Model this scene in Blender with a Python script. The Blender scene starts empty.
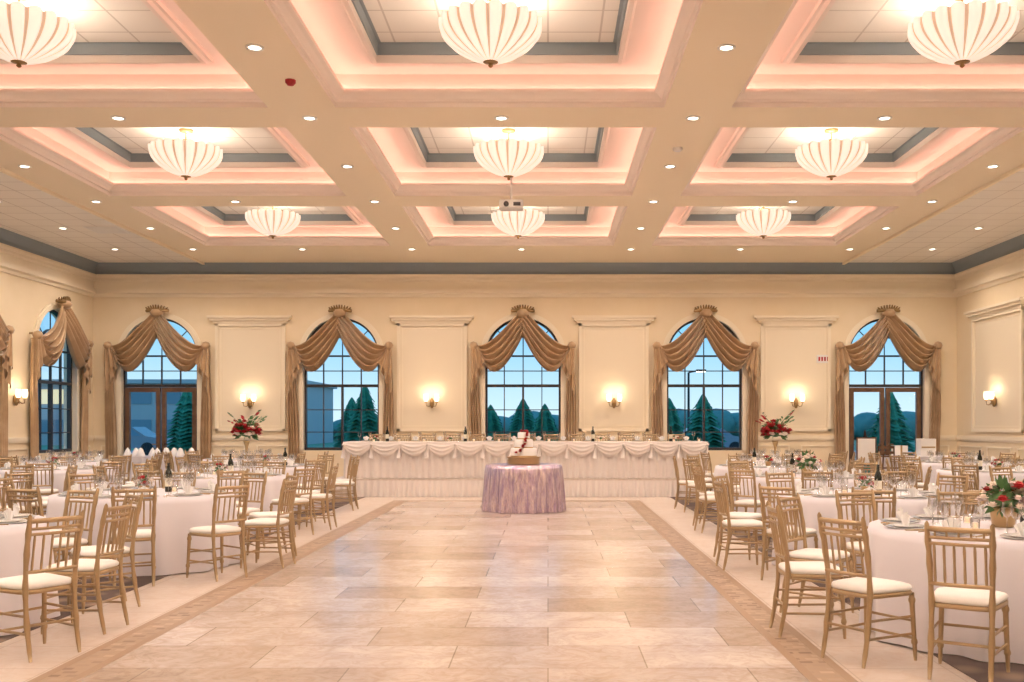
import bpy, math, random
from mathutils import Vector, Matrix
random.seed(7)
pi=math.pi
sc=bpy.context.scene
# ------------------------------------------------------------------ dimensions
F=995.0; EYE=1.5
XL,XR,YB,YF=-11.2,10.07,24.5,-4.0
ZC=5.44
CX=-0.6
# ------------------------------------------------------------------ materials
MATS={}
def mat(name,color=(.8,.8,.8),rough=.5,metal=0,emit=None,estr=0,noise=None,bump=0,bscale=20,spec=.5,sheen=0,coat=0):
    if name in MATS: return MATS[name]
    m=bpy.data.materials.new(name); m.use_nodes=True
    nt=m.node_tree; b=nt.nodes['Principled BSDF']
    b.inputs['Base Color'].default_value=(*color,1)
    b.inputs['Roughness'].default_value=rough
    b.inputs['Metallic'].default_value=metal
    b.inputs['Specular IOR Level'].default_value=spec
    if sheen: b.inputs['Sheen Weight'].default_value=sheen
    if coat: b.inputs['Coat Weight'].default_value=coat; b.inputs['Coat Roughness'].default_value=.12
    if emit: 
        b.inputs['Emission Color'].default_value=(*emit,1); b.inputs['Emission Strength'].default_value=estr
    tc=nt.nodes.new('ShaderNodeTexCoord')
    if noise:
        c2,ns=noise
        n=nt.nodes.new('ShaderNodeTexNoise'); n.inputs['Scale'].default_value=ns; n.inputs['Detail'].default_value=6
        nt.links.new(tc.outputs['Object'],n.inputs['Vector'])
        r=nt.nodes.new('ShaderNodeValToRGB'); r.color_ramp.elements[0].position=.35; r.color_ramp.elements[1].position=.65
        r.color_ramp.elements[0].color=(*color,1); r.color_ramp.elements[1].color=(*c2,1)
        nt.links.new(n.outputs['Fac'],r.inputs['Fac']); nt.links.new(r.outputs['Color'],b.inputs['Base Color'])
    if bump:
        n=nt.nodes.new('ShaderNodeTexNoise'); n.inputs['Scale'].default_value=bscale
        nt.links.new(tc.outputs['Object'],n.inputs['Vector'])
        bp=nt.nodes.new('ShaderNodeBump'); bp.inputs['Strength'].default_value=bump
        nt.links.new(n.outputs['Fac'],bp.inputs['Height']); nt.links.new(bp.outputs['Normal'],b.inputs['Normal'])
    MATS[name]=m; return m

def brick_mat(name,c1,c2,mortar,bw,bh,ms,rough,offset=.5,noise=True,coat=0,rot=0,veins=0.0,bumpy=0):
    m=bpy.data.materials.new(name); m.use_nodes=True
    nt=m.node_tree; b=nt.nodes['Principled BSDF']; N=nt.nodes.new; L=nt.links.new
    tc=N('ShaderNodeTexCoord'); mp=N('ShaderNodeMapping'); mp.inputs['Rotation'].default_value=(0,0,rot)
    L(tc.outputs['Object'],mp.inputs['Vector'])
    br=N('ShaderNodeTexBrick'); br.offset=offset
    br.inputs['Scale'].default_value=1; br.inputs['Brick Width'].default_value=bw; br.inputs['Row Height'].default_value=bh
    br.inputs['Mortar Size'].default_value=ms; br.inputs['Mortar Smooth'].default_value=.1
    br.inputs['Color1'].default_value=(*c1,1); br.inputs['Color2'].default_value=(*c2,1); br.inputs['Mortar'].default_value=(*mortar,1)
    L(mp.outputs['Vector'],br.inputs['Vector'])
    out=br.outputs['Color']
    if noise:
        for (sc_,det,dist,p0,p1,lo) in ((1.6,8,1.2,.3,.7,1-veins),(5.0,10,3.0,.40,.56,1-veins*.45)):
            n=N('ShaderNodeTexNoise'); n.inputs['Scale'].default_value=sc_; n.inputs['Detail'].default_value=det; n.inputs['Roughness'].default_value=.65; n.inputs['Distortion'].default_value=dist
            L(mp.outputs['Vector'],n.inputs['Vector'])
            r=N('ShaderNodeValToRGB'); r.color_ramp.elements[0].position=p0; r.color_ramp.elements[1].position=p1
            r.color_ramp.elements[0].color=(lo,lo*.95,lo*.90,1); r.color_ramp.elements[1].color=(1,1,1,1)
            L(n.outputs['Fac'],r.inputs['Fac'])
            mx=N('ShaderNodeMix'); mx.data_type='RGBA'; mx.blend_type='MULTIPLY'; mx.inputs[0].default_value=1
            L(out,mx.inputs[6]); L(r.outputs['Color'],mx.inputs[7]); out=mx.outputs[2]
    L(out,b.inputs['Base Color']); b.inputs['Roughness'].default_value=rough
    if coat: b.inputs['Coat Weight'].default_value=coat; b.inputs['Coat Roughness'].default_value=.15
    MATS[name]=m; return m

M_wall=mat('wall_paint',(.87,.73,.51),.7,noise=((.89,.75,.54),3))
M_panel=mat('panel_paint',(.88,.77,.59),.6)
M_trim=mat('cream_trim',(.93,.82,.64),.45)
M_blue=mat('bluegrey_cornice',(.25,.30,.34),.6)
M_soff=mat('soffit_paint',(.95,.82,.62),.7)
M_cof=mat('coffer_paint',(.94,.84,.77),.6)
M_grey=mat('recess_grey',(.28,.33,.36),.7)
M_tile=brick_mat('acoustic_tile',(.92,.87,.80),(.90,.85,.78),(.66,.60,.54),.6,.6,.012,.8,offset=0,noise=False)
M_led=mat('led_strip',(1,.6,.5),.5,emit=(1,.50,.40),estr=4.6)
M_dl=mat('downlight_lens',(1,1,1),.5,emit=(1,.88,.7),estr=9)
M_white=mat('white_plastic',(.85,.83,.8),.4)
M_bowl=mat('alabaster_bowl',(.95,.88,.8),.4,emit=(1,.82,.68),estr=.62)
M_rib=mat('alabaster_rib',(.80,.64,.50),.4,emit=(1,.66,.46),estr=.27)
M_brass=mat('antique_brass',(.35,.23,.11),.4,metal=.85)
M_gold=mat('champagne_gold',(.45,.32,.18),.33,metal=.6)
M_cush=mat('ivory_cushion',(.88,.85,.81),.8,bump=.1,bscale=60)
M_cloth=mat('table_linen',(.78,.75,.81),.75,sheen=.2)
M_skirt=mat('satin_skirt',(.80,.73,.69),.45,sheen=.3)
M_curt=mat('bronze_satin',(.44,.28,.15),.33,noise=((.54,.36,.205),4),sheen=.3)
M_bronze=mat('bronze_frame',(.035,.03,.03),.4)
M_wood=mat('dark_wood',(.11,.05,.025),.4,noise=((.16,.08,.04),6))
M_shade=mat('sconce_shade',(1,.9,.75),.5,emit=(1,.76,.50),estr=2.0)
M_china=mat('china',(.88,.87,.86),.15)
M_charger=mat('gold_charger',(.5,.34,.16),.3,metal=.7)
M_napk=mat('blush_napkin',(.75,.62,.6),.8)
M_red=mat('red_petals',(.35,.01,.015),.6,noise=((.5,.02,.03),20))
M_cream=mat('cream_petals',(.9,.78,.68),.6)
M_leaf=mat('leaf_green',(.06,.16,.05),.5,noise=((.1,.22,.08),10))
M_bottle=mat('wine_bottle_glass',(.01,.015,.01),.08)
M_label=mat('bottle_label',(.8,.75,.6),.6)
M_candle=mat('candle_wax',(.95,.85,.7),.5,emit=(1,.6,.3),estr=.6)
M_frost=mat('cake_icing',(.9,.87,.85),.5)
M_tree=mat('conifer_green',(.02,.17,.10),.8,noise=((.05,.30,.16),6))
M_dtree=mat('distant_foliage',(.10,.24,.22),.9,noise=((.16,.32,.28),.8))
M_bark=mat('bark',(.1,.06,.04),.9)
M_grass=mat('lawn',(.10,.26,.17),.9,noise=((.14,.31,.18),1))
M_asph=mat('asphalt',(.30,.36,.39),.9,noise=((.34,.40,.43),.6))
M_bld=mat('building_wall',(.46,.46,.47),.8)
M_bglass=mat('building_glass',(.14,.25,.32),.3)
M_bwin=mat('lit_window',(.9,.7,.4),.5,emit=(1,.75,.4),estr=.6)
M_car=mat('car_paint',(.25,.27,.3),.25)
M_rubber=mat('rubber',(.02,.02,.02),.8)

def glassmat(name,tint,gl):
    m=bpy.data.materials.new(name); m.use_nodes=True; nt=m.node_tree; nt.nodes.clear()
    o=nt.nodes.new('ShaderNodeOutputMaterial'); t=nt.nodes.new('ShaderNodeBsdfTransparent'); g=nt.nodes.new('ShaderNodeBsdfGlossy'); mx=nt.nodes.new('ShaderNodeMixShader')
    t.inputs['Color'].default_value=(*tint,1); g.inputs['Roughness'].default_value=.05
    fr=nt.nodes.new('ShaderNodeLayerWeight'); fr.inputs['Blend'].default_value=gl
    nt.links.new(fr.outputs['Facing'],mx.inputs[0]); nt.links.new(t.outputs[0],mx.inputs[1]); nt.links.new(g.outputs[0],mx.inputs[2]); nt.links.new(mx.outputs[0],o.inputs[0])
    return m
M_glass=glassmat('window_glass',(.90,.97,1),.06)
M_stem=glassmat('stemware_glass',(.93,.93,.93),.42)

M_dance=brick_mat('travertine_floor',(.84,.745,.70),(.54,.42,.34),(.40,.32,.26),1.22,.61,.005,.24,veins=.34,coat=.25)
M_walk=brick_mat('walkway_tile',(.74,.65,.585),(.70,.61,.54),(.55,.46,.39),.61,.61,.005,.4,offset=0,veins=.12,coat=.1)
M_border=brick_mat('mosaic_border',(.18,.10,.06),(.55,.41,.30),(.40,.28,.19),.12,.085,.02,.4,offset=.5,noise=False)
M_border2=mat('border_stone',(.36,.24,.155),.4)
# carpet
def carpet():
    m=bpy.data.materials.new('patterned_carpet'); m.use_nodes=True; nt=m.node_tree; b=nt.nodes['Principled BSDF']
    tc=nt.nodes.new('ShaderNodeTexCoord'); v=nt.nodes.new('ShaderNodeTexVoronoi'); v.inputs['Scale'].default_value=3.2
    nt.links.new(tc.outputs['Object'],v.inputs['Vector'])
    r=nt.nodes.new('ShaderNodeValToRGB'); e=r.color_ramp.elements
    e[0].position=.12; e[0].color=(.36,.26,.19,1); e[1].position=.5; e[1].color=(.11,.075,.065,1)
    nt.links.new(v.outputs['Distance'],r.inputs['Fac']); nt.links.new(r.outputs['Color'],b.inputs['Base Color']); b.inputs['Roughness'].default_value=.95
    return m
M_carpet=carpet()
def sequin():
    m=bpy.data.materials.new('shimmer_satin'); m.use_nodes=True; nt=m.node_tree; b=nt.nodes['Principled BSDF']
    tc=nt.nodes.new('ShaderNodeTexCoord'); mp0=nt.nodes.new('ShaderNodeMapping'); mp0.inputs['Scale'].default_value=(14,14,2.2)
    v=nt.nodes.new('ShaderNodeTexNoise'); v.inputs['Scale'].default_value=2.0; v.inputs['Detail'].default_value=4
    nt.links.new(tc.outputs['Object'],mp0.inputs['Vector']); nt.links.new(mp0.outputs['Vector'],v.inputs['Vector'])
    r=nt.nodes.new('ShaderNodeValToRGB'); r.color_ramp.elements[0].position=.35; r.color_ramp.elements[0].color=(.50,.38,.60,1); r.color_ramp.elements[1].position=.65; r.color_ramp.elements[1].color=(.88,.74,.80,1)
    nt.links.new(v.outputs['Fac'],r.inputs['Fac']); nt.links.new(r.outputs['Color'],b.inputs['Base Color'])
    b.inputs['Metallic'].default_value=.85; b.inputs['Roughness'].default_value=.22
    bp=nt.nodes.new('ShaderNodeBump'); bp.inputs['Strength'].default_value=.6; bp.inputs['Distance'].default_value=.04; nt.links.new(v.outputs['Fac'],bp.inputs['Height']); nt.links.new(bp.outputs['Normal'],b.inputs['Normal'])
    return m
M_seq=sequin()

# ------------------------------------------------------------------ mesh builder
class MB:
    def __init__(s): s.v=[]; s.f=[]; s.m=[]; s.sm=[]; s.mats=[]
    def mi(s,m):
        if m not in s.mats: s.mats.append(m)
        return s.mats.index(m)
    def face(s,idx,m,smooth=False): s.f.append(idx); s.m.append(s.mi(m)); s.sm.append(smooth)
    def poly(s,pts,m,smooth=False):
        b=len(s.v); s.v+= [tuple(p) for p in pts]; s.face(list(range(b,b+len(pts))),m,smooth)
    def box(s,x0,x1,y0,y1,z0,z1,m):
        b=len(s.v)
        s.v+=[(x0,y0,z0),(x1,y0,z0),(x1,y1,z0),(x0,y1,z0),(x0,y0,z1),(x1,y0,z1),(x1,y1,z1),(x0,y1,z1)]
        for q in [(0,3,2,1),(4,5,6,7),(0,1,5,4),(1,2,6,5),(2,3,7,6),(3,0,4,7)]: s.face([b+i for i in q],m)
    def grid(s,fn,nu,nv,m,smooth=True,closeu=False):
        b=len(s.v)
        for j in range(nv+1):
            for i in range(nu if closeu else nu+1):
                s.v.append(tuple(fn(i/nu,j/nv)))
        w=nu if closeu else nu+1
        for j in range(nv):
            for i in range(nu):
                i2=(i+1)%w if closeu else i+1
                mm=m(i,j) if callable(m) else m
                s.face([b+j*w+i,b+j*w+i2,b+(j+1)*w+i2,b+(j+1)*w+i],mm,smooth)
    def lathe(s,prof,n,m,c=(0,0,0),smooth=True,cap=True):
        b=len(s.v); cx,cy,cz=c
        for (r,z) in prof:
            for i in range(n):
                a=2*pi*i/n; s.v.append((cx+r*math.cos(a),cy+r*math.sin(a),cz+z))
        for j in range(len(prof)-1):
            for i in range(n):
                i2=(i+1)%n; s.face([b+j*n+i,b+j*n+i2,b+(j+1)*n+i2,b+(j+1)*n+i],m,smooth)
        if cap:
            if prof[0][0]>1e-4: s.face([b+i for i in range(n)][::-1],m)
            k=len(prof)-1
            if prof[k][0]>1e-4: s.face([b+k*n+i for i in range(n)],m)
    def tube(s,pts,rad,n,m,cap=True):
        """pts list of 3d; rad float or list"""
        pts=[Vector(p) for p in pts]; b=len(s.v)
        if not isinstance(rad,(list,tuple)): rad=[rad]*len(pts)
        up=None
        for k,p in enumerate(pts):
            d=(pts[min(k+1,len(pts)-1)]-pts[max(k-1,0)]).normalized()
            ref=Vector((0,0,1)) if abs(d.z)<.9 else Vector((0,1,0))
            a=d.cross(ref).normalized(); c=d.cross(a).normalized()
            for i in range(n):
                t=2*pi*i/n; s.v.append(tuple(p+(a*math.cos(t)+c*math.sin(t))*rad[k]))
        for j in range(len(pts)-1):
            for i in range(n):
                i2=(i+1)%n; s.face([b+j*n+i,b+j*n+i2,b+(j+1)*n+i2,b+(j+1)*n+i],m,True)
        if cap:
            s.face([b+i for i in range(n)],m); k=len(pts)-1; s.face([b+k*n+i for i in range(n)][::-1],m)
    def rect_sweep(s,x0,x1,y0,y1,prof,m):
        """prof (inset,z); rect ring swept"""
        for (d0,z0),(d1,z1) in zip(prof[:-1],prof[1:]):
            A=[(x0+d0,y0+d0,z0),(x1-d0,y0+d0,z0),(x1-d0,y1-d0,z0),(x0+d0,y1-d0,z0)]
            B=[(x0+d1,y0+d1,z1),(x1-d1,y0+d1,z1),(x1-d1,y1-d1,z1),(x0+d1,y1-d1,z1)]
            for i in range(4):
                j=(i+1)%4; s.poly([A[i],A[j],B[j],B[i]],m)
    def mesh(s,name):
        me=bpy.data.meshes.new(name); me.from_pydata(s.v,[],s.f)
        for mm in s.mats: me.materials.append(mm)
        me.polygons.foreach_set('material_index',s.m); me.polygons.foreach_set('use_smooth',s.sm)
        me.update(); return me
    def obj(s,name,loc=(0,0,0),rot=0,parent=None):
        return place(s.mesh(name),name,loc,rot,parent)
def place(me,name,loc=(0,0,0),rot=0,parent=None):
    o=bpy.data.objects.new(name,me); sc.collection.objects.link(o); o.location=loc; o.rotation_euler=(0,0,rot)
    if parent: o.parent=parent
    return o

# ------------------------------------------------------------------ floor
b=MB(); b.box(XL-.3,XR+.3,YF-.3,YB+.3,-.2,0,M_walk); b.obj('floor')
DX0,DX1,DY0,DY1=-3.02,1.80,-3.5,19.5
b=MB(); b.box(DX0+.28,DX1-.28,DY0,DY1-.28,0,.004,M_dance); b.obj('floor_dance_area')
b=MB()
def border(x0,x1,y0,y1,vert):
    b.box(x0,x1,y0,y1,.0,.005,M_border)
border(DX0+.06,DX0+.22,DY0,DY1-.06,1); border(DX1-.22,DX1-.06,DY0,DY1-.06,1); border(DX0+.22,DX1-.22,DY1-.22,DY1-.06,0)
for (x0,x1) in ((DX0,DX0+.06),(DX0+.22,DX0+.28),(DX1-.28,DX1-.22),(DX1-.06,DX1)):
    b.box(x0,x1,DY0,DY1,0,.0055,M_border2)
b.box(DX0+.06,DX1-.06,DY1-.06,DY1,0,.0055,M_border2); b.box(DX0+.28,DX1-.28,DY1-.28,DY1-.22,0,.0055,M_border2)
b.obj('trim_floor_border')
b=MB(); b.box(XL,-3.75,-3.9,YB-.3,0,.006,M_carpet); b.box(2.5,XR,-3.9,YB-.3,0,.006,M_carpet); b.obj('floor_carpet')

# ------------------------------------------------------------------ walls (local: x=u, y=+outward, z)
WW=.93; SPR=3.18; SILL=.85
def wall(name,u0,u1,wins,loc,rot):
    b=MB(); H=6.1; D=.28
    cur=u0
    for (c,sill) in sorted(wins):
        a0,a1=c-WW,c+WW
        b.poly([(cur,0,0),(a0,0,0),(a0,0,H),(cur,0,H)],M_wall)
        if sill>0:
            b.poly([(a0,0,0),(a1,0,0),(a1,0,sill),(a0,0,sill)],M_wall)
            b.poly([(a0,0,sill),(a1,0,sill),(a1,D,sill),(a0,D,sill)],M_trim)
        else: b.poly([(a0,0,0.002),(a1,0,0.002),(a1,D,0.002),(a0,D,0.002)],M_trim)
        n=28
        pts=[(a0,sill)]+[(c-WW*math.cos(pi*i/n),SPR+WW*math.sin(pi*i/n)) for i in range(n+1)]+[(a1,sill)]
        for (p,q) in zip(pts[:-1],pts[1:]):
            b.poly([(p[0],0,p[1]),(q[0],0,q[1]),(q[0],D,q[1]),(p[0],D,p[1])],M_trim)
        ap=pts[1:-1]
        for (p,q) in zip(ap[:-1],ap[1:]):
            b.poly([(p[0],0,p[1]),(q[0],0,q[1]),(q[0],0,H),(p[0],0,H)],M_wall)
        # architrave casing
        for (r0,r1,dep) in ((1.0,1.10,-.05),(1.10,1.14,-.03)):
            def pr(r):
                return [(c-WW*r,sill)]+[(c-WW*r*math.cos(pi*i/n),SPR+WW*r*math.sin(pi*i/n)) for i in range(n+1)]+[(c+WW*r,sill)]
            P,Q=pr(r0),pr(r1)
            for k in range(len(P)-1):
                b.poly([(P[k][0],dep,P[k][1]),(P[k+1][0],dep,P[k+1][1]),(Q[k+1][0],dep,Q[k+1][1]),(Q[k][0],dep,Q[k][1])],M_trim)
                b.poly([(Q[k][0],dep,Q[k][1]),(Q[k+1][0],dep,Q[k+1][1]),(Q[k+1][0],0,Q[k+1][1]),(Q[k][0],0,Q[k][1])],M_trim)
                b.poly([(P[k][0],dep,P[k][1]),(P[k+1][0],dep,P[k+1][1]),(P[k+1][0],.01,P[k+1][1]),(P[k][0],.01,P[k][1])],M_trim)
        cur=a1
    b.poly([(cur,0,0),(u1,0,0),(u1,0,H),(cur,0,H)],M_wall)
    # outer skin strip (thickness edges)
    b.poly([(u0,D,H),(u1,D,H),(u1,0,H),(u0,0,H)],M_wall)
    return b.obj(name,loc,rot)
SX=(523-548)/40.6; SP=181.5/40.6
WCX=[SX+SP*k for k in (-2,-1,0,1,2)]
SILLS=[0,SILL,SILL,SILL,0]
wall('wall_back',XL,XR,list(zip(WCX,SILLS)),(0,YB,0),0)
LW=[10.4,14.7,19.1,22.65]
wall('wall_left',YF,YB,[(y,SILL) for y in LW],(XL,0,0),pi/2)
wall('wall_right',-YB,-YF,[],(XR,0,0),-pi/2)
wall('wall_front',-XR,-XL,[],(0,YF,0),pi)

# wall mouldings swept around the room
b=MB(); b.rect_sweep(XL,XR,YF,YB,[(0,5.17),(.05,5.19),(.09,5.26),(.17,5.36),(.22,5.44)],M_blue); b.obj('trim_cornice')
b=MB(); b.rect_sweep(XL,XR,YF,YB,[(0,4.62),(.04,4.62),(.06,4.68),(.13,4.71),(.13,4.80),(.03,4.80),(.03,5.00),(.07,5.03),(.07,5.09),(.12,5.13),(.12,5.17),(0,5.17)],M_trim); b.obj('trim_entablature')
# chair rail, baseboard per wall with gaps at windows
def railsegs(u0,u1,wins,full):
    segs=[];cur=u0
    for (c,sl) in sorted(wins):
        if sl<full: segs.append((cur,c-WW*1.15)); cur=c+WW*1.15
    segs.append((cur,u1)); return segs
def rails(side,u0,u1,wins,loc,rot):
    b=MB()
    for (a,c) in railsegs(u0,u1,wins,1.2):
        b.box(a,c,-.04,0,1.14,1.22,M_trim); b.box(a,c,-.025,0,1.10,1.14,M_trim)
        n=max(1,round((c-a)/1.5)); w=(c-a)/n
        for k in range(n):
            x0,x1=a+k*w+.14,a+(k+1)*w-.14
            if x1-x0<.2: continue
            for (q0,q1,z0,z1) in ((x0,x1,.30,.33),(x0,x1,.95,.98),(x0,x0+.03,.33,.95),(x1-.03,x1,.33,.95)):
                b.box(q0,q1,-.02,0,z0,z1,M_trim)
    b.obj('trim_chair_rail_'+side,loc,rot)
    b=MB()
    for (a,c) in railsegs(u0,u1,wins,.1): b.box(a,c,-.025,0,0.007,.16,M_trim); b.box(a,c,-.015,0,.16,.18,M_trim)
    b.obj('baseboard_'+side,loc,rot)
rails('back',XL+.05,XR-.05,list(zip(WCX,SILLS)),(0,YB,0),0)
rails('left',YF+.05,YB-.05,[(y,SILL) for y in LW],(XL,0,0),pi/2)
rails('right',-YB+.05,-YF-.05,[],(XR,0,0),-pi/2)
# tall wall panels with cap
def panel_mesh(w,z0=1.32,z1=3.98):
    b=MB(); h=w/2
    b.box(-h,h,-.018,0,z0,z1,M_panel)
    for (x0,x1,a,c) in ((-h,h,z0,z0+.07),(-h,h,z1-.07,z1),(-h,-h+.07,z0,z1),(h-.07,h,z0,z1)): b.box(x0,x1,-.06,0,a,c,M_trim)
    g=h-.12
    for (x0,x1,a,c) in ((-g,g,z0+.12,z0+.145),(-g,g,z1-.145,z1-.12),(-g,-g+.025,z0+.12,z1-.12),(g-.025,g,z0+.12,z1-.12)): b.box(x0,x1,-.03,0,a,c,M_trim)
    b.box(-h-.05,h+.05,-.08,0,z1,z1+.06,M_trim); b.box(-h-.12,h+.12,-.13,0,z1+.06,z1+.12,M_trim); b.box(-h-.17,h+.17,-.17,0,z1+.12,z1+.18,M_trim)
    return b.mesh('trim_panel')
pm=panel_mesh(1.72)
PC=[SX+SP*k for k in (-1.5,-.5,.5,1.5)]
for k,x in enumerate(PC): place(pm,'trim_wall_panel',(x,YB,0))
pmr=panel_mesh(2.5)
for y in (22.3,18.4,14.5,10.6,6.7): place(pmr,'trim_wall_panel',(XR,y,0),-pi/2)

# ------------------------------------------------------------------ ceiling
BX=4.93; BY=4.8
bxs=[CX-BX,CX,CX+BX]; bys=[.8,5.6,10.4,15.2,20.0]
hx=(BX-.84)/2; hy=(BY-.84)/2
b=MB()
ox0=bxs[0]-hx-.84; ox1=bxs[2]+hx+.84; oy0=bys[0]-hy-.84; oy1=bys[-1]+hy+.84
xc=[XL,ox0]+sum([[c-hx,c+hx] for c in bxs],[])+[ox1,XR]
yc=[YF,oy0]+sum([[c-hy,c+hy] for c in bys],[])+[oy1,YB]
for i in range(len(xc)-1):
    for j in range(len(yc)-1):
        hole=(i in (2,4,6)) and (j in (2,4,6,8,10))
        if hole: continue
        m=M_tile if (i in (0,len(xc)-2)) else M_soff
        b.poly([(xc[i],yc[j],ZC),(xc[i],yc[j+1],ZC),(xc[i+1],yc[j+1],ZC),(xc[i+1],yc[j],ZC)],m)
b.box(ox0-.03,ox0+.03,YF,YB,ZC-.05,ZC,M_soff); b.box(ox1-.03,ox1+.03,YF,YB,ZC-.05,ZC,M_soff)
b.box(XL-.3,XR+.3,YF-.3,YB+.3,6.1,6.3,M_soff)
T0=.0
for cx in bxs:
    for cy in bys:
        x0,x1,y0,y1=cx-hx,cx+hx,cy-hy,cy+hy
        b.rect_sweep(x0,x1,y0,y1,[(0,ZC),(-.0,5.50),(.04,5.50),(.05,5.53),(.09,5.57),(.13,5.59),(.13,5.63),(.11,5.63),(.11,5.60),(0,5.60)],M_cof)
        b.rect_sweep(x0,x1,y0,y1,[(0,5.60),(0,5.85),(.50,5.85)],M_cof)
        b.rect_sweep(x0,x1,y0,y1,[(.50,5.85),(.50,5.80),(.54,5.80),(.57,5.77),(.62,5.77),(.62,5.86)],M_cof)
        b.rect_sweep(x0,x1,y0,y1,[(.62,5.86),(.64,5.86),(.64,5.99)],M_grey)
        b.rect_sweep(x0,x1,y0,y1,[(.64,5.99),(.68,5.99)],M_grey)
        d=.68
        b.poly([(x0+d,y0+d,5.99),(x0+d,y1-d,5.99),(x1-d,y1-d,5.99),(x1-d,y0+d,5.99)],M_tile)
ceil=b.obj('ceiling')
b=MB()
for cx in bxs:
    for cy in bys:
        b.rect_sweep(cx-hx,cx+hx,cy-hy,cy+hy,[(.03,5.605),(.03,5.625),(.07,5.625),(.07,5.605)],M_led)
b.obj('cove_led_strips')
# downlights
b=MB(); DL=[]
ys=[-1.6+2.4*k for k in range(11)]
for X in (ox0+.42,CX-BX/2,CX+BX/2,ox1-.42):
    for y in ys: DL.append((X,y))
for X in bxs:
    for y in (-1.6,3.2,8.0,12.8,17.6,22.4): DL.append((X,y))
for X in (-9.75,8.65):
    for y in ys: DL.append((X,y))
for (x,y) in DL:
    b.lathe([(.095,ZC),(.095,ZC-.012),(.068,ZC-.015),(.063,ZC-.004)],18,M_white,(x,y,0),cap=False)
    b.lathe([(.0,ZC-.006),(.065,ZC-.006)],18,M_dl,(x,y,0),cap=False)
dlo=b.obj('recessed_downlights')
for i,(x,y) in enumerate(DL):
    l=bpy.data.lights.new('downlight_spot','SPOT'); l.energy=92 if y<22 else 100; l.color=(1,.84,.70); l.spot_size=math.radians(158); l.spot_blend=.7; l.shadow_soft_size=.06
    o=bpy.data.objects.new('downlight_spot',l); sc.collection.objects.link(o); o.location=(x,y,ZC-.03); o.parent=dlo
# ceiling vent + smoke detector
b=MB(); 
for k in range(6): b.box(-.3,.3,-.3+.1*k,-.24+.1*k,-.02,0,M_white)
b.box(-.34,.34,-.34,.34,-.008,0,M_white); b.obj('ceiling_vent',(-8.95+ .0,20.2,ZC))
b=MB(); b.lathe([(.06,0),(.06,-.03),(.035,-.06),(0,-.065)],16,M_red,cap=False); b.obj('smoke_detector',(-2.95,11.4,ZC))
b=MB(); b.lathe([(.07,0),(.07,-.03),(.045,-.05),(0,-.05)],16,M_white,cap=False); sd=b.obj('sprinkler_head',(1.85,14.2,ZC))

# ------------------------------------------------------------------ chandeliers
b=MB(); NF=20; SEG=NF*8
def bowl(u,v):
    a=2*pi*u; t=v  # v 0 rim ->1 bottom
    r=.53*(1-t**2.1)**.85+.03*t; z=-.42*t
    r*=.93+.09*abs(math.sin(a*NF/2))**.7
    if t<.02: z+=.025*abs(math.sin(a*NF/2))
    return (r*math.cos(a),r*math.sin(a),z)
b.grid(bowl,SEG,18,lambda i,j: M_rib if (i%8 in (0,7)) else M_bowl,True,closeu=True)
b.lathe([(0,-.47),(.018,-.46),(.028,-.445),(.015,-.43),(.045,-.42),(.08,-.41),(.05,-.395),(0,-.395)],16,M_brass,cap=False)
b.tube([(0,0,-.40),(0,0,.30)],.012,8,M_brass)
b.lathe([(.11,.30),(.10,.27),(.03,.25),(0,.25)],16,M_brass,cap=False)
for k in range(3):
    a=2*pi*k/3; b.tube([(.5*math.cos(a),.5*math.sin(a),.0),(0,0,.16)],.008,6,M_brass)
cm=b.mesh('bowl_chandelier')
for cx in bxs:
    for cy in bys:
        o=place(cm,'bowl_chandelier',(cx,cy,5.69))
        l=bpy.data.lights.new('uplight','POINT'); l.energy=25; l.color=(1,.86,.72); l.shadow_soft_size=.10
        q=bpy.data.objects.new('uplight',l); sc.collection.objects.link(q); q.location=(0.0,0.12,-.10); q.parent=o

# projector
b=MB()
b.box(-.2,.2,-.15,.15,-.06,.06,M_white); b.box(-.19,.19,-.14,.14,.06,.075,M_white)
b.tube([(-.08,-.15,0),(-.08,-.19,0)],[.045,.04],14,M_bronze)
b.box(.04,.16,-.155,-.15,-.03,.03,M_bronze)
b.tube([(0,0,.075),(0,0,.64)],.02,10,M_white); b.box(-.1,.1,-.1,.1,.64,.665,M_white)
b.obj('ceiling_projector',(-.62,16.8,5.185))

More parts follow.
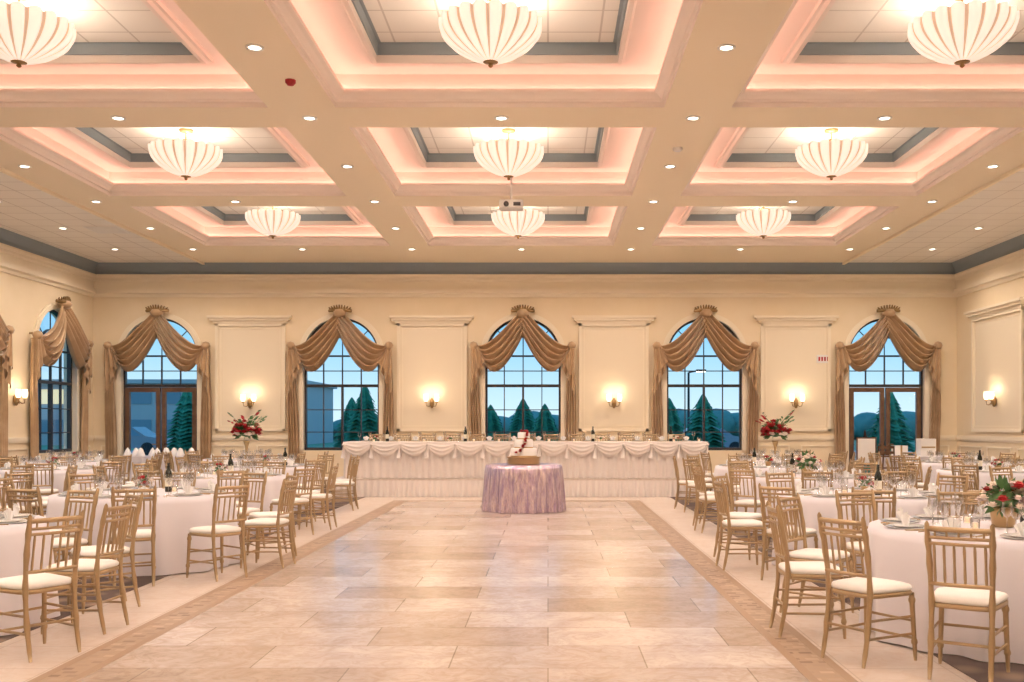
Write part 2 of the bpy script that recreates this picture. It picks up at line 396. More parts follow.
# ------------------------------------------------------------------ windows / doors
def frame_mesh(door):
    b=MB(); n=28; Y0,Y1=.08,.18
    sill=.0 if door else SILL
    def ring(r0,r1,mm,y0=Y0,y1=Y1,full=True,s0=SPR):
        P=[(-WW*r0*math.cos(pi*i/n),s0+WW*r0*math.sin(pi*i/n)) for i in range(n+1)]
        Q=[(-WW*r1*math.cos(pi*i/n),s0+WW*r1*math.sin(pi*i/n)) for i in range(n+1)]
        if full: P=[(P[0][0],sill)]+P+[(P[-1][0],sill)]; Q=[(Q[0][0],sill)]+Q+[(Q[-1][0],sill)]
        for k in range(len(P)-1):
            for (A,B,ya,yb) in ((P,Q,y0,y0),(Q,Q,y0,y1),(P,P,y0,y1)):
                b.poly([(A[k][0],ya,A[k][1]),(A[k+1][0],ya,A[k+1][1]),(B[k+1][0],yb,B[k+1][1]),(B[k][0],yb,B[k][1])],mm)
    fm=M_wood if door else M_bronze
    ring(.945,1.0,M_bronze)
    b.box(-WW,WW,Y0,Y1,2.41,2.48,M_bronze)
    b.box(-WW,WW,Y0,Y1,SPR-.02,SPR+.02,M_bronze)
    ring(.485,.515,M_bronze,Y0+.02,Y1-.02,False)
    for a in (pi/4,pi/2,3*pi/4):
        p0=Vector((-.50*WW*math.cos(a),.13,SPR+.50*WW*math.sin(a))); p1=Vector((-.95*WW*math.cos(a),.13,SPR+.95*WW*math.sin(a)))
        if abs(a-pi/2)<.01: p0=Vector((0,.13,SPR))
        b.tube([p0,p1],.014,6,M_bronze)
    for x in (-.465,0,.465): b.box(x-.013,x+.013,Y0+.02,Y1-.02,2.45,SPR,M_bronze)
    b.box(-WW,WW,Y0+.02,Y1-.02,2.80,2.822,M_bronze)
    if door:
        for s in (-1,1):
            x0,x1=sorted((s*.02,s*(WW*.94)))
            b.box(x0,x0+.10,Y0-.02,Y1-.03,0.004,2.40,fm); b.box(x1-.10,x1,Y0-.02,Y1-.03,0.004,2.40,fm)
            b.box(x0,x1,Y0-.02,Y1-.03,0.004,.30,fm); b.box(x0,x1,Y0-.02,Y1-.03,2.29,2.40,fm)
            hx_=s*.09; b.tube([(hx_,Y0-.02,1.0),(hx_,Y0-.07,1.0),(hx_+s*.1,Y0-.07,1.0)],.012,8,M_brass)
    else:
        b.box(-WW,WW,Y0,Y1,sill,sill+.07,M_bronze)
        b.box(-.025,.025,Y0,Y1,sill,2.45,M_bronze)
        for x in (-.465,.465): b.box(x-.011,x+.011,Y0+.02,Y1-.02,sill,2.45,M_bronze)
        for z in (1.30,1.85): b.box(-WW,WW,Y0+.02,Y1-.02,z-.011,z+.011,M_bronze)
    # glass
    gp=[(-WW*.95,.13,sill+.02)]+[(-WW*.95*math.cos(pi*i/n),.13,SPR+WW*.95*math.sin(pi*i/n)) for i in range(n+1)]+[(WW*.95,.13,sill+.02)]
    b.poly(gp,M_glass)
    return b.mesh('arched_opening')
fw,fd=frame_mesh(False),frame_mesh(True)
place(fd,'door_1',(WCX[0],YB,0)); place(fw,'window_1',(WCX[1],YB,0)); place(fw,'window_2',(WCX[2],YB,0)); place(fw,'window_3',(WCX[3],YB,0)); place(fd,'door_2',(WCX[4],YB,0))
for k,y in enumerate(LW): place(fw,'window_%d'%(k+4),(XL,y,0),pi/2)

# ------------------------------------------------------------------ swag curtains
b=MB()
for s in (-1,1):
    def sw(u,v,s=s):
        ax=-s*.16*v+s*.03; az=4.30-.40*v
        cx_=s*(1.20-.13*v); cz=3.42-.22*v
        sag=.24+.52*v
        k=4*u*(1-u)
        ue=u**.95
        x=ax+(cx_-ax)*ue; z=az+(cz-az)*u-sag*k*(.78+.44*u)*.9
        fold=math.sin(v*2*pi*5+.6*math.sin(u*5))*(.07*k**.5+.018)
        out=.14+.15*k*(.4+.6*math.sin(pi*v))+fold+(.035 if s>0 else 0)
        return (x,-out,z+fold*.35)
    b.grid(sw,28,60,M_curt)
    # jabot cascade tail: layered zigzag panels
    for lay,(L0,wd) in enumerate(((1.25,.22),(.85,.26))):
        def tail(u,v,s=s,L0=L0,wd=wd,lay=lay):
            top=3.44; L=L0*(.45+.55*u)
            x=s*(1.29-wd*(1-u)*1.35*(.5+.5*v)-.02)
            out=.16+.04*lay+.045*math.sin((1-u)*2*pi*2.5)*(.35+.65*v)
            return (x,-out,top-L*v-.02*math.sin(u*12))
        b.grid(tail,22,10,M_curt)
    # long side drape
    def dr(u,v,s=s):
        w=.16+.11*min(v/.5,1)**1.3
        xc_=s*(1.17+.015*math.sin(v*6))
        x=xc_+(u-.5)*w
        z=3.36-(3.36-.02)*v
        out=.09+.05*math.sin(u*2*pi*4+.5*math.sin(v*7))
        return (x,-out,z)
    b.grid(dr,32,16,M_curt)
    # rosette knot
    b.lathe([(0,-.10),(.08,-.07),(.11,0),(.08,.07),(0,.10)],12,M_curt,(s*1.20,-.18,3.42))
    b.tube([(s*1.20,0,3.46),(s*1.20,-.16,3.46)],.02,8,M_brass)
# gathered knot at the apex + crown ornament
b.lathe([(0,-.12),(.13,-.08),(.17,0),(.13,.07),(0,.10)],14,M_curt,(0,-.17,4.22))
for k in range(9):
    a=(k-4)/4; h=.07+.06*math.cos(a*pi/2)
    b.tube([(a*.20,-.16-.05*math.cos(a*1.5),4.28),(a*.27,-.18-.07*math.cos(a*1.5),4.28+h)],[.035,.012],8,M_brass)
b.tube([(-.27,-.12,4.27),(-.13,-.23,4.27),(.13,-.23,4.27),(.27,-.12,4.27)],.04,8,M_brass)
b.tube([(0,0,4.28),(0,-.2,4.28)],.03,8,M_brass)
cur=b.mesh('swag_curtain')
for x in WCX: place(cur,'swag_curtain',(x,YB-.02,0))
for y in LW: place(cur,'swag_curtain',(XL+.02,y,0),pi/2)

# ------------------------------------------------------------------ sconces
b=MB()
b.lathe([(0,-.14),(.03,-.12),(.055,-.05),(.06,0),(.05,.06),(.02,.11),(0,.13)],12,M_brass,(0,-.055,2.02),cap=False)
for s in (-1,1):
    b.tube([(0,-.08,2.0),(s*.05,-.15,1.93),(s*.11,-.17,1.94),(s*.13,-.17,2.02)],.010,8,M_brass)
    b.lathe([(.03,0),(.04,.01),(.02,.03)],12,M_brass,(s*.13,-.17,2.02))
    b.lathe([(.035,.03),(.055,.07),(.062,.13),(.05,.18),(.058,.21)],14,M_shade,(s*.13,-.17,2.02),cap=False)
sm=b.mesh('wall_sconce')
def sconce(loc,rot):
    o=place(sm,'wall_sconce',loc,rot)
    for s in (-1,1):
        l=bpy.data.lights.new('sconce_bulb','POINT'); l.energy=1.4; l.color=(1,.78,.52); l.shadow_soft_size=.03
        q=bpy.data.objects.new('sconce_bulb',l); sc.collection.objects.link(q); q.location=(s*.13,-.17,2.28); q.parent=o
for x in PC: sconce((x,YB-.02,.0),0)
for y in (22.3,14.5): sconce((XR-.02,y,.0),-pi/2)
sconce((XL+.001,20.85,0),pi/2)

# ------------------------------------------------------------------ chiavari chair (faces +Y)
def chair_mesh():
    b=MB(); g=M_gold
    def leg(x,y,x2,y2,z1=.43):
        zs=[0,.03,.06,.10,.11,.125,.14,.20,.30,.36,.375,.39,.40,z1]
        rs=[.010,.012,.013,.0145,.020,.020,.0145,.015,.016,.0165,.022,.022,.017,.017]
        b.tube([(x+(x2-x)*z/z1,y+(y2-y)*z/z1,z) for z in zs],rs,8,g)
    leg(-.195,.20,-.18,.18); leg(.195,.20,.18,.18)
    for s in (-1,1):
        P=[(0,-.245),(.15,-.215),(.30,-.195),(.45,-.185),(.60,-.20),(.75,-.225),(.86,-.25),(.915,-.262)]
        pts=[];rs=[]
        for i in range(len(P)-1):
            for t in (0,.5):
                z=P[i][0]+(P[i+1][0]-P[i][0])*t; y=P[i][1]+(P[i+1][1]-P[i][1])*t
                pts.append((s*(.165+.012*max(0,z-.45)/.45),y,z)); rs.append(.0155)
        for r_i in (3,6,9,11): rs[r_i]=.0205
        rs[0]=.011
        pts.append((s*.177,-.262,.915)); rs.append(.013); pts.append((s*.177,-.263,.93)); rs.append(.004)
        b.tube(pts,rs,8,g)
    def yb(z): 
        return -.185-(z-.45)*.165
    def rail(z,r,w=.172,curve=.02):
        b.tube([(w*t,yb(z)-curve*(1-t*t),z) for t in (-1,-.66,-.33,0,.33,.66,1)],r,8,g)
    rail(.885,.016); rail(.835,.010); rail(.80,.010); rail(.56,.012)
    for k in range(6):
        t=(k-2.5)/3.1; x=.172*t
        c=lambda z:(x,yb(z)-.02*(1-t*t),z)
        b.tube([c(.56),c(.60),c(.68),c(.76),c(.80)],[.007,.009,.0075,.009,.007],6,g)
    for k in range(5):
        t=(k-2)/2.6; x=.172*t; b.tube([(x,yb(.835)-.02*(1-t*t),.835),(x,yb(.88)-.02*(1-t*t),.882)],.007,6,g)
    # stretchers
    for s in (-1,1):
        for z in (.17,.28):
            f=z/.43
            b.tube([(s*(.195-.015*f),.20-.02*f,z),(s*.166,-.245+.06*z/.3*.8,z)],.009,6,g)
    for z in (.14,.25): b.tube([(-.192,.195,z),(.192,.195,z)],.009,6,g)
    for z in (.22,): b.tube([(-.165,-.205,z),(.165,-.205,z)],.009,6,g)
    def outline(sc_,n=28):
        pts=[]
        for i in range(n):
            a=2*pi*i/n; c,s_=math.cos(a),math.sin(a); e=.35
            x=(abs(c)**e)*(1 if c>0 else -1); y=(abs(s_)**e)*(1 if s_>0 else -1)
            wx=.19+.018*y; pts.append((x*wx*sc_,y*.195*sc_-.0))
        return pts
    def slab(levels,m):
        base=len(b.v); n=28
        for (z,k) in levels:
            for (x,y) in outline(k): b.v.append((x,y,z))
        for j in range(len(levels)-1):
            for i in range(n):
                i2=(i+1)%n; b.face([base+j*n+i,base+j*n+i2,base+(j+1)*n+i2,base+(j+1)*n+i],m,True)
        b.face([base+i for i in range(n)][::-1],m); kk=len(levels)-1; b.face([base+kk*n+i for i in range(n)],m,True)
    slab([(.415,.98),(.42,1.03),(.44,1.03),(.445,.98)],g)
    slab([(.446,.97),(.452,1.02),(.468,1.03),(.482,.98),(.49,.85),(.493,.5)],M_cush)
    return b.mesh('dining_chair')
CH=chair_mesh()
CHAIRS=[]
def chair(x,y,rot,z=0.006):
    for (a,c) in CHAIRS:
        if (a-x)**2+(c-y)**2<.46**2: return
    CHAIRS.append((x,y)); place(CH,'dining_chair',(x,y,z),rot)

# ------------------------------------------------------------------ round table with linen
TR=.91
def table_mesh(R,H,mtl,nf,amp,flare,name,seed=1):
    b=MB(); rnd=random.Random(seed); ph=[rnd.uniform(0,6.28) for _ in range(4)]
    def f(u,v):
        a=2*pi*u
        if v<.2:
            r=R*v/.2; return (r*math.cos(a),r*math.sin(a),H)
        t=(v-.2)/.8
        w=math.sin(a*nf+ph[0]+1.2*math.sin(3*a+ph[1]))*.6+math.sin(a*(nf*.5//1)+ph[2])*.4
        r=R+.012*min(1,t*8)+flare*t**.8+amp*w*t**.9
        z=H-(.004 if t<.02 else 0)-(H-.006)*t
        return (r*math.cos(a),r*math.sin(a),z)
    b.grid(f,200,15,mtl,True,closeu=True)
    return b.mesh(name)
TM=[table_mesh(TR,.76,M_cloth,17,.055,.03,'round_dining_table',s) for s in (1,2,3)]
# glasses etc
def wineglass(b,x,y,z,h=.19,r=.036):
    b.lathe([(.03,0),(.005,.006),(.004,h*.5),(r*.6,h*.58),(r,h*.72),(r*.82,h)],9,M_stem,(x,y,z),cap=False)
def napkin(b,x,y,z,a,m):
    c,s=math.cos(a),math.sin(a)
    P=lambda u,v,w:(x+c*u-s*v,y+s*u+c*v,z+w)
    n=6
    for k in range(n):
        t0=-.07+.14*k/n; t1=-.07+.14*(k+1)/n; o0=.012*(-1)**k; o1=-o0
        b.poly([P(o0,t0*.4,0),P(o1,t1*.4,0),P(o1,t1,.10-abs(t1)*.5),P(o0,t0,.10-abs(t0)*.5)],m)
def settings_mesh(n,R,name,seed):
    b=MB(); rnd=random.Random(seed)
    for k in range(n):
        a=2*pi*(k+.1)/n; c,s=math.cos(a),math.sin(a); r=R-.20
        px,py=r*c,r*s
        b.lathe([(.13,.001),(.15,.010),(.11,.006)],20,M_china,(px,py,.001),cap=True)
        b.lathe([(.075,.007),(.115,.018),(.12,.021),(.08,.012),(0,.012)],20,M_china,(px,py,0),cap=False)
        napkin(b,px,py,.014,a,M_china)
        for (dr,da) in ((-.24,.10),(-.22,-.10),(-.27,0.0)):
            rr=r+dr; wineglass(b,rr*math.cos(a+da*1.3),rr*math.sin(a+da*1.3),.001,.21 if dr>-.23 else .18)
        for d in (-.19,.19,.21):
            ex=-s*d; ey=c*d
            b.tube([(px+ex-c*.09,py+ey-s*.09,.005),(px+ex+c*.09,py+ey+s*.09,.005)],.004,5,M_charger)
    for k in range(4):
        a=2*pi*k/4+.5; r=.30
        b.lathe([(.03,0),(.035,.07),(.032,.07),(.028,.01)],10,M_stem,(r*math.cos(a),r*math.sin(a),.001),cap=False)
        b.lathe([(.024,.005),(.024,.045),(0,.045)],8,M_candle,(r*math.cos(a),r*math.sin(a),.001))
    return b.mesh(name)
SM=[settings_mesh(10,TR,'place_settings',1),settings_mesh(10,TR,'place_settings',2)]

def blossom(b,c,r,m,rnd):
    ax=rnd.uniform(0,6.28)
    for ring,(n,rr,hh) in enumerate(((6,1.0,.25),(5,.7,.6),(4,.4,.85))):
        for k in range(n):
            a=ax+ring*.5+2*pi*k/n; w=pi/n*1.25
            q=[]
            for (da,ra,za) in ((-w*.5,.15,0),(w*.5,.15,0),(w,rr*.8,hh*.7),(w*.35,rr,hh),(-w*.35,rr,hh),(-w,rr*.8,hh*.7)):
                q.append((c[0]+r*ra*math.cos(a+da),c[1]+r*ra*math.sin(a+da),c[2]+r*za*.9-r*.2))
            b.poly(q,m,True)
    b.lathe([(0,-.3*r),(.45*r,-.1*r),(.55*r,.15*r),(.35*r,.45*r),(0,.55*r)],8,m,c,cap=False)
def leaf(b,c,d,L,m,rnd):
    d=Vector(d).normalized(); up=Vector((rnd.uniform(-1,1),rnd.uniform(-1,1),rnd.uniform(-1,1))); sd=d.cross(up).normalized()*L*.22
    p=Vector(c); b.poly([p,p+d*L*.45+sd,p+d*L,p+d*L*.45-sd],m,True)
def bouquet(b,c,R,n,rnd,cols,zs=.8,leafn=40,leafL=.12,br=.045):
    for k in range(n):
        ph=rnd.uniform(0,6.28); ct=rnd.uniform(-.35,1); st=math.sqrt(max(0,1-ct*ct))
        d=Vector((st*math.cos(ph),st*math.sin(ph),ct)); p=Vector(c)+Vector((d.x*R,d.y*R,d.z*R*zs))*rnd.uniform(.85,1.15)
        blossom(b,p,br*rnd.uniform(.8,1.35),rnd.choice(cols),rnd)
    for k in range(leafn):
        ph=rnd.uniform(0,6.28); ct=rnd.uniform(-.6,1); st=math.sqrt(1-ct*ct)
        d=Vector((st*math.cos(ph),st*math.sin(ph),ct)); leaf(b,Vector(c)+d*R*.45,d+Vector((0,0,-.1)),leafL*rnd.uniform(.7,1.2)+R*.3,M_leaf,rnd)
    b.lathe([(0,-R*.5*zs),(R*.5,-R*.3*zs),(R*.65,0),(R*.45,R*.45*zs),(0,R*.6*zs)],10,M_leaf,c,cap=False)
def low_center(seed,R,n,cols):
    rnd=random.Random(seed); b=MB(); q=R/.15
    b.lathe([(.06*q,0),(.07*q,.005),(.085*q,.10*q),(.09*q,.13*q),(.085*q,.13*q),(.07*q,.02)],14,M_charger,(0,0,.001),cap=False)
    bouquet(b,(0,0,.18*q),R,n,rnd,cols,.7,n,.06*q,.045*q**.5)
    return b.mesh('flower_centerpiece')
def tall_center(seed):
    rnd=random.Random(seed); b=MB()
    b.lathe([(.08,0),(.085,.01),(.03,.04),(.022,.10),(.03,.25),(.06,.34),(.075,.38),(.07,.38)],14,M_charger,(0,0,.001),cap=False)
    bouquet(b,(0,0,.56),.26,70,rnd,[M_red,M_red,M_red,M_cream],.8,60,.12,.07)
    for k in range(14):
        a=rnd.uniform(0,6.28); e=rnd.uniform(.3,1.0); p0=(0,0,.5); p1=(math.cos(a)*.2,math.sin(a)*.2,.65+e*.2); p2=(math.cos(a)*.36,math.sin(a)*.36,.66+e*.36)
        b.tube([p0,p1,p2],[.006,.004,.002],5,M_leaf)
        for t in (.5,.7,.9,1): leaf(b,Vector(p1).lerp(Vector(p2),t),(math.cos(a+1),math.sin(a+1),.4),.10,M_leaf if k%3 else M_red,rnd)
    return b.mesh('tall_flower_arrangement')
LC=[low_center(3,.16,36,[M_red,M_cream,M_cream,M_napk]),low_center(8,.09,12,[M_red,M_red,M_cream])]; TC=tall_center(5)
b=MB(); b.lathe([(.034,0),(.037,.01),(.037,.06)],14,M_bottle,cap=False); b.lathe([(.0375,.06),(.0375,.15)],14,M_label,cap=False); b.lathe([(.037,.15),(.037,.19),(.03,.22),(.015,.25),(.0135,.30),(.016,.302),(.016,.315),(0,.315)],14,M_bottle,cap=False)
BT=b.mesh('wine_bottle')

def dining(x,y,angles=None,start=0,center='small',bottle=None,n=10,R=1.36,var=0,extra=()):
    place(TM[var%3],'round_dining_table',(x,y,.006),start)
    place(SM[var%2],'place_settings',(x,y,.767),math.radians(start))
    if center=='big': place(LC[0],'flower_centerpiece',(x,y,.767),var)
    elif center=='small': place(LC[1],'flower_centerpiece',(x,y,.767),var*1.7)
    elif center=='tall': place(TC,'tall_flower_arrangement',(x,y,.767),var)
    if bottle: place(BT,'wine_bottle',(x+bottle[0],y+bottle[1],.767))
    for (ex,ey) in extra: chair(ex,ey,math.atan2(ey-y,ex-x)+pi/2)
    if angles is None: angles=[start+360/n*k for k in range(n)]
    for a in angles:
        r=math.radians(a); j=random.uniform(-.04,.05)
        chair(x+(R+j)*math.cos(r),y+(R+j)*math.sin(r),r+pi/2+random.uniform(-.12,.12))
# right side
dining(3.24,7.08,[145,112,78,276,310,345,18],var=0,center='big',bottle=(.30,.30),extra=((2.50,5.93),(2.05,6.35),(1.87,7.12)))
dining(3.35,10.5,[187,222,255,290,325,0,35,70,110,150],var=1,bottle=(.05,-.25))
dining(3.65,14.0,start=8,var=2,center='big',bottle=(-.15,.25))
dining(3.85,17.4,start=-10,var=1,bottle=(-.2,.2))
dining(4.75,20.8,[200,236,270,305,340,15,55],var=0,center='tall')
dining(6.75,12.1,start=3,var=2); dining(7.1,15.7,start=14,var=0,bottle=(-.2,.2)); dining(7.9,19.3,start=-6,var=1)
# left side
dining(-4.72,7.35,[-68,-100,35,70,105],var=0)if False else dining(-4.72,7.35,[-68,-100,35,70,105],var=0,extra=((-3.36,6.50),(-3.38,7.25)))
dining(-4.3,10.6,[-72,-40,-5,30,62,98,135,172,210,252],var=1,bottle=(.2,.15))
dining(-4.65,14.1,start=5,var=2,bottle=(.2,-.15))
dining(-4.95,17.5,start=-8,var=1,bottle=(.3,.1))
dining(-6.3,20.8,[-70,-35,0,215,250,150,180],var=0,center='tall')
dining(-7.8,12.7,start=9,var=2,bottle=(.2,0)); dining(-8.2,16.5,start=2,var=0); dining(-9.35,19.7,[0,-36,-72,-108,36,-144],var=1)

# ------------------------------------------------------------------ stage riser + head table
HX0,HX1=-4.24,3.31
RX0,RX1,RY0,RY1=-4.45,3.5,20.42,24.1
def pleated(b,x0,x1,y0,z0,z1,m,amp,per,side=True,y1=None):
    n=int((x1-x0)/per*6)
    b.grid(lambda u,v:(x0+(x1-x0)*u,y0-amp*(.35+.65*(1-v))*math.sin(2*pi*(x1-x0)*u/per+1.3*math.sin(u*31)),z0+(z1-z0)*v),n,5,m)
    if y1:
        for (xx,sg) in ((x0,-1),(x1,1)):
            nn=int((y1-y0)/per*6)
            b.grid(lambda u,v:(xx+sg*amp*(.35+.65*(1-v))*math.sin(2*pi*(y1-y0)*u/per),y0+(y1-y0)*u,z0+(z1-z0)*v),nn,4,m)
b=MB(); b.box(RX0+.03,RX1-.03,RY0+.03,RY1,.006,.34,M_skirt); b.box(RX0,RX1,RY0-.0,RY1,.34,.37,M_walk)
pleated(b,RX0,RX1,RY0-.03,.006,.345,M_skirt,.028,.12,y1=RY1)
b.obj('stage_riser')
b=MB(); HY0,HY1=20.72,21.5; HZ=.37+.76
b.box(HX0+.03,HX1-.03,HY0+.03,HY1,.375,HZ-.01,M_skirt)
b.box(HX0-.01,HX1+.01,HY0-.02,HY1+.02,HZ-.012,HZ,M_skirt)
pleated(b,HX0,HX1,HY0,.375,HZ-.01,M_skirt,.03,.15,y1=HY1)
NS=13
def scal(u,v):
    t=u*NS; k=abs(math.sin(pi*t)); dep=.12+.20*k
    z=HZ+.001-dep*v
    return (HX0-.02+(HX1-HX0+.04)*u, HY0-.045-.05*k*math.sin(pi*v)-.012*math.sin(v*24)*k-.01*v, z)
b.grid(scal,NS*14,16,M_skirt)
for k in range(NS+1):
    x=HX0+(HX1-HX0)*k/NS; b.lathe([(0,-.03),(.035,-.01),(.035,.015),(0,.03)],8,M_skirt,(x,HY0-.07,HZ-.06))
    b.tube([(x,HY0-.065,HZ-.08),(x-.02,HY0-.065,HZ-.34)],[.015,.045],6,M_skirt)
b.obj('head_table')
b=MB(); rnd=random.Random(4)
for k in range(14):
    x=HX0+.35+k*(HX1-HX0-.7)/13; y=HY1-.22
    b.lathe([(.15,0),(.155,.006),(0,.006)],18,M_charger,(x,y,.001),cap=False); b.lathe([(.07,.008),(.12,.02),(.075,.014),(0,.014)],16,M_china,(x,y,0),cap=False)
    napkin(b,x,y,.016,pi/2,M_china)
    wineglass(b,x+.12,y-.20,.001,.2); wineglass(b,x-.10,y-.22,.001,.18)
    b.lathe([(.03,0),(.035,.08),(.032,.08),(.028,.01)],10,M_stem,(x+.22,y-.32,.001),cap=False); b.lathe([(.024,.005),(.024,.05),(0,.05)],8,M_candle,(x+.22,y-.32,.001))
    if k%3==1: 
        bouquet(b,(x-.27,HY0+.14,.07),.06,9,rnd,[M_cream,M_red,M_cream],.7,6,.03,.035)
b.obj('place_settings',(0,0,HZ+.001))
for x in (-3.4,-1.75,.95,2.6): place(BT,'wine_bottle',(x,21.05,HZ+.002))
for k in range(13): chair(HX0+.45+k*(HX1-HX0-.9)/12,21.95,pi,z=.371)

# ------------------------------------------------------------------ cake table
CT=table_mesh(.655,.80,M_seq,19,.05,.05,'cake_table',9)
place(CT,'cake_table',(-.42,17.25,.005))
b=MB()
b.lathe([(.26,0),(.29,.02),(.27,.045),(.29,.065),(.27,.10),(.30,.12),(.30,.13),(0,.13)],28,M_charger)
z=.13
for (r,h) in ((.225,.15),(.16,.15),(.105,.12)):
    b.lathe([(r,z),(r,z+h-.015),(r-.012,z+h),(0,z+h)],28,M_frost,cap=False)
    b.lathe([(r+.006,z),(r+.008,z+.012),(r,z+.02)],28,M_charger,cap=False); z+=h
rnd=random.Random(2)
for k in range(16):
    t=k/15; a=-pi/2-.5+1.2*t+rnd.uniform(-.15,.15); zz=.17+t*.36; r=.225 if zz<.28 else (.16 if zz<.43 else .105)
    blossom(b,(r*1.06*math.cos(a),r*1.06*math.sin(a),zz+.01),.042,M_red if k%4 else M_cream,rnd)
for k in range(6): blossom(b,(.05*math.cos(k*1.3),.05*math.sin(k*1.3),.57),.045,M_red,rnd)
b.obj('wedding_cake',(-.42,17.2,.806))

# ------------------------------------------------------------------ back rect tables, signs
def rect_table(name,x0,x1,y0,y1,H=.76):
    b=MB(); b.box(x0+.02,x1-.02,y0+.02,y1-.02,.01,H-.005,M_cloth); b.box(x0-.01,x1+.01,y0-.01,y1+.01,H-.006,H,M_cloth)
    pleated(b,x0,x1,y0,.01,H-.004,M_cloth,.02,.2,y1=y1); b.obj(name,(0,0,0.0))
rect_table('buffet_table',-9.9,-8.1,22.6,23.3)
b=MB(); rnd=random.Random(3)
for k in range(9):
    x=-9.7+k*.18; 
    b.lathe([(.10,0),(.11,.01),(.05,.13+.05*rnd.random()),(0,.2)],8,M_china,(x,22.95+rnd.uniform(-.15,.15),.761),cap=False)
b.obj('folded_napkins')
rect_table('gift_table',7.7,9.5,22.7,23.4)
b=MB(); b.box(8.0,8.3,22.95,23.2,.761,1.0,M_frost); b.box(8.13,8.17,22.94,23.21,.76,1.005,M_charger); b.box(8.6,8.95,22.95,23.25,.761,1.16,M_frost); b.box(8.62,8.93,22.94,23.26,.95,.98,M_charger); b.obj('gift_boxes')
def easel(x,y):
    b=MB()
    b.tube([(-.22,-.05,0.0),(0,.08,1.35)],.014,6,M_wood); b.tube([(.22,-.05,0.0),(0,.08,1.35)],.014,6,M_wood); b.tube([(0,.4,0.0),(0,.1,1.3)],.014,6,M_wood)
    b.box(-.25,.25,-.06,.02,.58,.61,M_wood)
    b.box(-.22,.22,-.03,-.01,.61,1.2,M_wood); b.box(-.19,.19,-.035,-.03,.64,1.17,M_frost)
    b.obj('easel_sign',(x,y,.007))
easel(7.0,21.9)
def highchair(x,y):
    b=MB()
    for sx in (-1,1):
        for sy in (-1,1): b.tube([(sx*.24,sy*.24,0),(sx*.17,sy*.16,1.0 if sy>0 else .8)],.018,6,M_wood)
    b.box(-.18,.18,-.16,.16,.50,.53,M_wood); b.box(-.2,.2,-.22,-.02,.76,.79,M_wood)
    for z in (.85,.97): b.box(-.17,.17,.15,.18,z-.03,z+.03,M_wood)
    for z in (.2,.35): b.tube([(-.22,-.22,z),(.22,-.22,z)],.012,6,M_wood); b.tube([(-.22,.22,z),(.22,.22,z)],.012,6,M_wood)
    b.obj('high_chair',(x,y,.007))
highchair(7.6,22.2)
# exit sign
b=MB(); b.box(-.17,.17,-.03,0,0,.2,M_white)
for x in (-.11,-.04,.03,.10): b.box(x-.02,x+.02,-.034,-.03,.05,.15,M_red)
b.obj('exit_sign',(6.78,YB-.005,3.0))

# ------------------------------------------------------------------ exterior
b=MB(); b.box(-60,60,YB+.35,130,-.3,-.12,M_grass); b.box(-60,XL-.4,-30,YB+.35,-.3,-.12,M_grass); b.obj('ground_lawn')
b=MB(); b.box(-60,60,44,60,-.12,-.10,M_asph); b.obj('parking_lot_ground')
def conifer(x,y,h,r,seed):
    rnd=random.Random(seed); b=MB()
    b.tube([(0,0,0),(0,0,h*.9)],[.12,.03],8,M_bark)
    n=22
    for k in range(n):
        t=k/n; z=h*(.04+.92*t); rr=r*(1-t)**.7*rnd.uniform(.88,1.1)+.05; N=30; ph=rnd.uniform(0,6)
        def f(u,v,z=z,rr=rr,ph=ph):
            a=2*pi*u+ph; q=rr*v*(1+.16*math.sin(a*7)+.10*math.sin(a*13+2)) ; return (q*math.cos(a),q*math.sin(a),z+h*.07-(h*.10)*v**1.3-.05*math.sin(a*7)*v)
        b.grid(f,N,3,M_tree,False,closeu=True)
    b.obj('conifer_tree',(x,y,-.12))
for i,(x,y,h,r) in enumerate(((-5.7,31,2.9,.85),(-4.3,33,2.5,.8),(-1.9,33,2.3,.8),(-.1,31.5,2.3,.75),(-.9,36,2.6,.9),(3.9,32,2.5,.8),(5.3,34,2.7,.95),(-9.6,33,2.7,.85),(-12.3,34,3.0,1.0),(8.9,34,2.8,.95),(11.0,32,2.8,.9),(10.2,36,2.6,.9),(-6.9,35,2.6,.9))):
    conifer(x,y,h,r,i)
for i,(x,y,h,r) in enumerate(((-16,20,3.6,1.1),(-15,24.5,3.2,1.0),(-17,28,3.8,1.2),(-16,15,3.4,1.1))): conifer(x,y,h,r,20+i)
# distant tree line (one object)
b=MB(); rnd=random.Random(12)
for k in range(90):
    x=-60+k*1.35+rnd.uniform(-.6,.6); y=100+rnd.uniform(-5,6); R=rnd.uniform(1.2,2.0); H=rnd.uniform(1.6,3.2)
    p1,p2=rnd.uniform(0,6),rnd.uniform(0,6)
    def tf(u,v,x=x,y=y,R=R,H=H,p1=p1,p2=p2):
        a=2*pi*u; t=pi*v; r=R*math.sin(t)*(1+.15*math.sin(a*5+p1+v*7)+.1*math.sin(a*9+p2-v*11))
        return (x+r*math.cos(a),y+r*math.sin(a),H*.5+H*.5*math.cos(t))
    b.grid(tf,18,10,M_dtree,True,closeu=True)
b.obj('distant_tree_line',(0,0,-.12))
def building(x0,x1,y0,y1,h,fl):
    b=MB(); b.box(x0,x1,y0,y1,-.12,h,M_bld); rnd=random.Random(int(x0))
    fh=h/fl
    for k in range(fl):
        z0=k*fh+fh*.32; z1=k*fh+fh*.8
        n=int((x1-x0)/2.2); w=(x1-x0)/n
        for i in range(n): b.box(x0+i*w+.2,x0+(i+1)*w-.15,y0-.06,y0,z0,z1,M_bwin if rnd.random()<.08 else M_bglass)
    b.box(x0-.3,x1+.3,y0-.4,y1+.3,h,h+.3,M_bld)
    b.obj('office_building')
building(-48,-19,76,88,4.6,2)
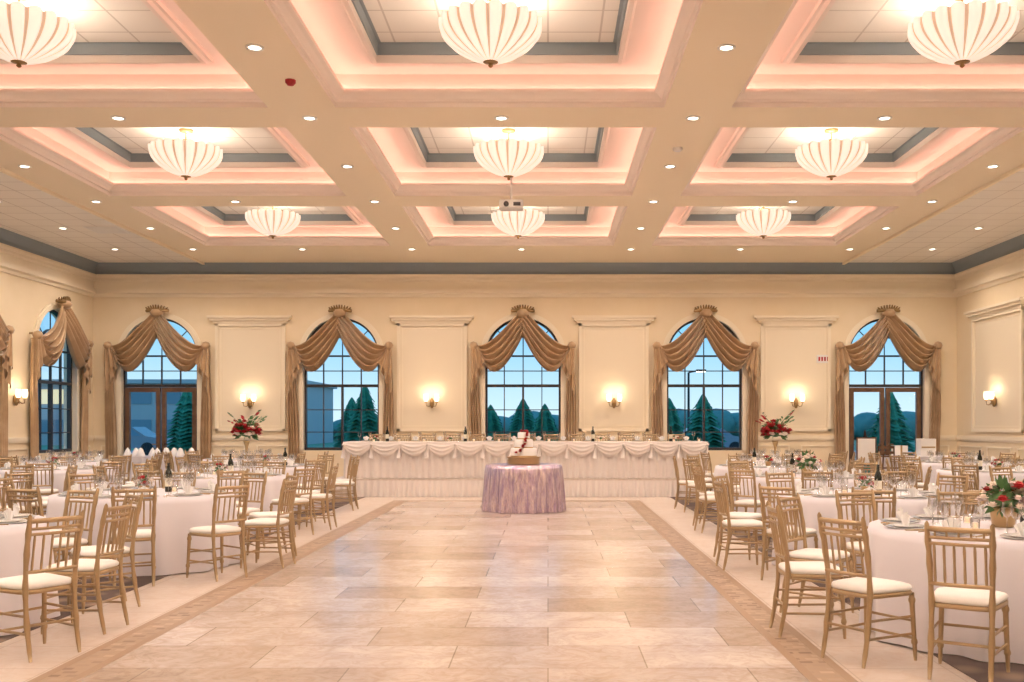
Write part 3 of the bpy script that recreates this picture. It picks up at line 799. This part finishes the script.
def car(x,y,c):
    b=MB()
    prof=[(-2.2,.35),(-2.2,.75),(-1.5,.95),(-.9,1.42),(.6,1.45),(1.3,.98),(2.1,.85),(2.25,.35)]
    for s in (-1,1): b.poly([(p[0],s*.85,p[1]) for p in prof],c)
    for p,q in zip(prof,prof[1:]+prof[:1]): b.poly([(p[0],-.85,p[1]),(q[0],-.85,q[1]),(q[0],.85,q[1]),(p[0],.85,p[1])],c)
    b.poly([(-1.3,-.86,1.0),(-.8,-.86,1.35),(.55,-.86,1.38),(1.05,-.86,1.0)],M_bglass)
    for wx in (-1.4,1.4):
        for s in (-1,1): b.tube([(wx,s*.7,.33),(wx,s*.9,.33)],.33,16,M_rubber)
    b.obj('parked_car',(x,y,-.1))
car(-22,52,M_car); car(8.6,54,M_car)
def lamp_post(x,y):
    b=MB(); b.tube([(0,0,0),(0,0,4)],[.07,.05],8,M_bronze); b.tube([(0,0,4),(.5,0,4.1)],.04,6,M_bronze); b.box(.35,.8,-.12,.12,4.05,4.14,M_bronze); b.box(.38,.77,-.1,.1,4.03,4.05,M_dl); b.obj('street_lamp',(x,y,-.12))
lamp_post(6.5,46)

# ------------------------------------------------------------------ world
w=bpy.data.worlds.new('dusk_sky'); sc.world=w; w.use_nodes=True; nt=w.node_tree; bg=nt.nodes['Background']
tc=nt.nodes.new('ShaderNodeTexCoord'); sp=nt.nodes.new('ShaderNodeSeparateXYZ'); r=nt.nodes.new('ShaderNodeValToRGB')
nt.links.new(tc.outputs['Generated'],sp.inputs[0]); nt.links.new(sp.outputs['Z'],r.inputs['Fac']); nt.links.new(r.outputs['Color'],bg.inputs['Color'])
e=r.color_ramp.elements; e[0].position=0; e[0].color=(.50,.62,.68,1); e[1].position=.35; e[1].color=(.08,.29,.56,1)
x=r.color_ramp.elements.new(.09); x.color=(.20,.44,.64,1)
bg.inputs['Strength'].default_value=1.4

# ------------------------------------------------------------------ camera
cd=bpy.data.cameras.new('camera'); co=bpy.data.objects.new('camera',cd); sc.collection.objects.link(co)
cd.sensor_width=36; cd.lens=36*F/1024; co.location=(0,0,EYE); co.rotation_euler=(pi/2,0,0)
cd.shift_x=-36/1024; cd.shift_y=83/1024; cd.clip_end=300
sc.camera=co
sc.view_settings.view_transform='Standard'; sc.view_settings.exposure=0.25; sc.view_settings.gamma=1.06; sc.view_settings.look='None'
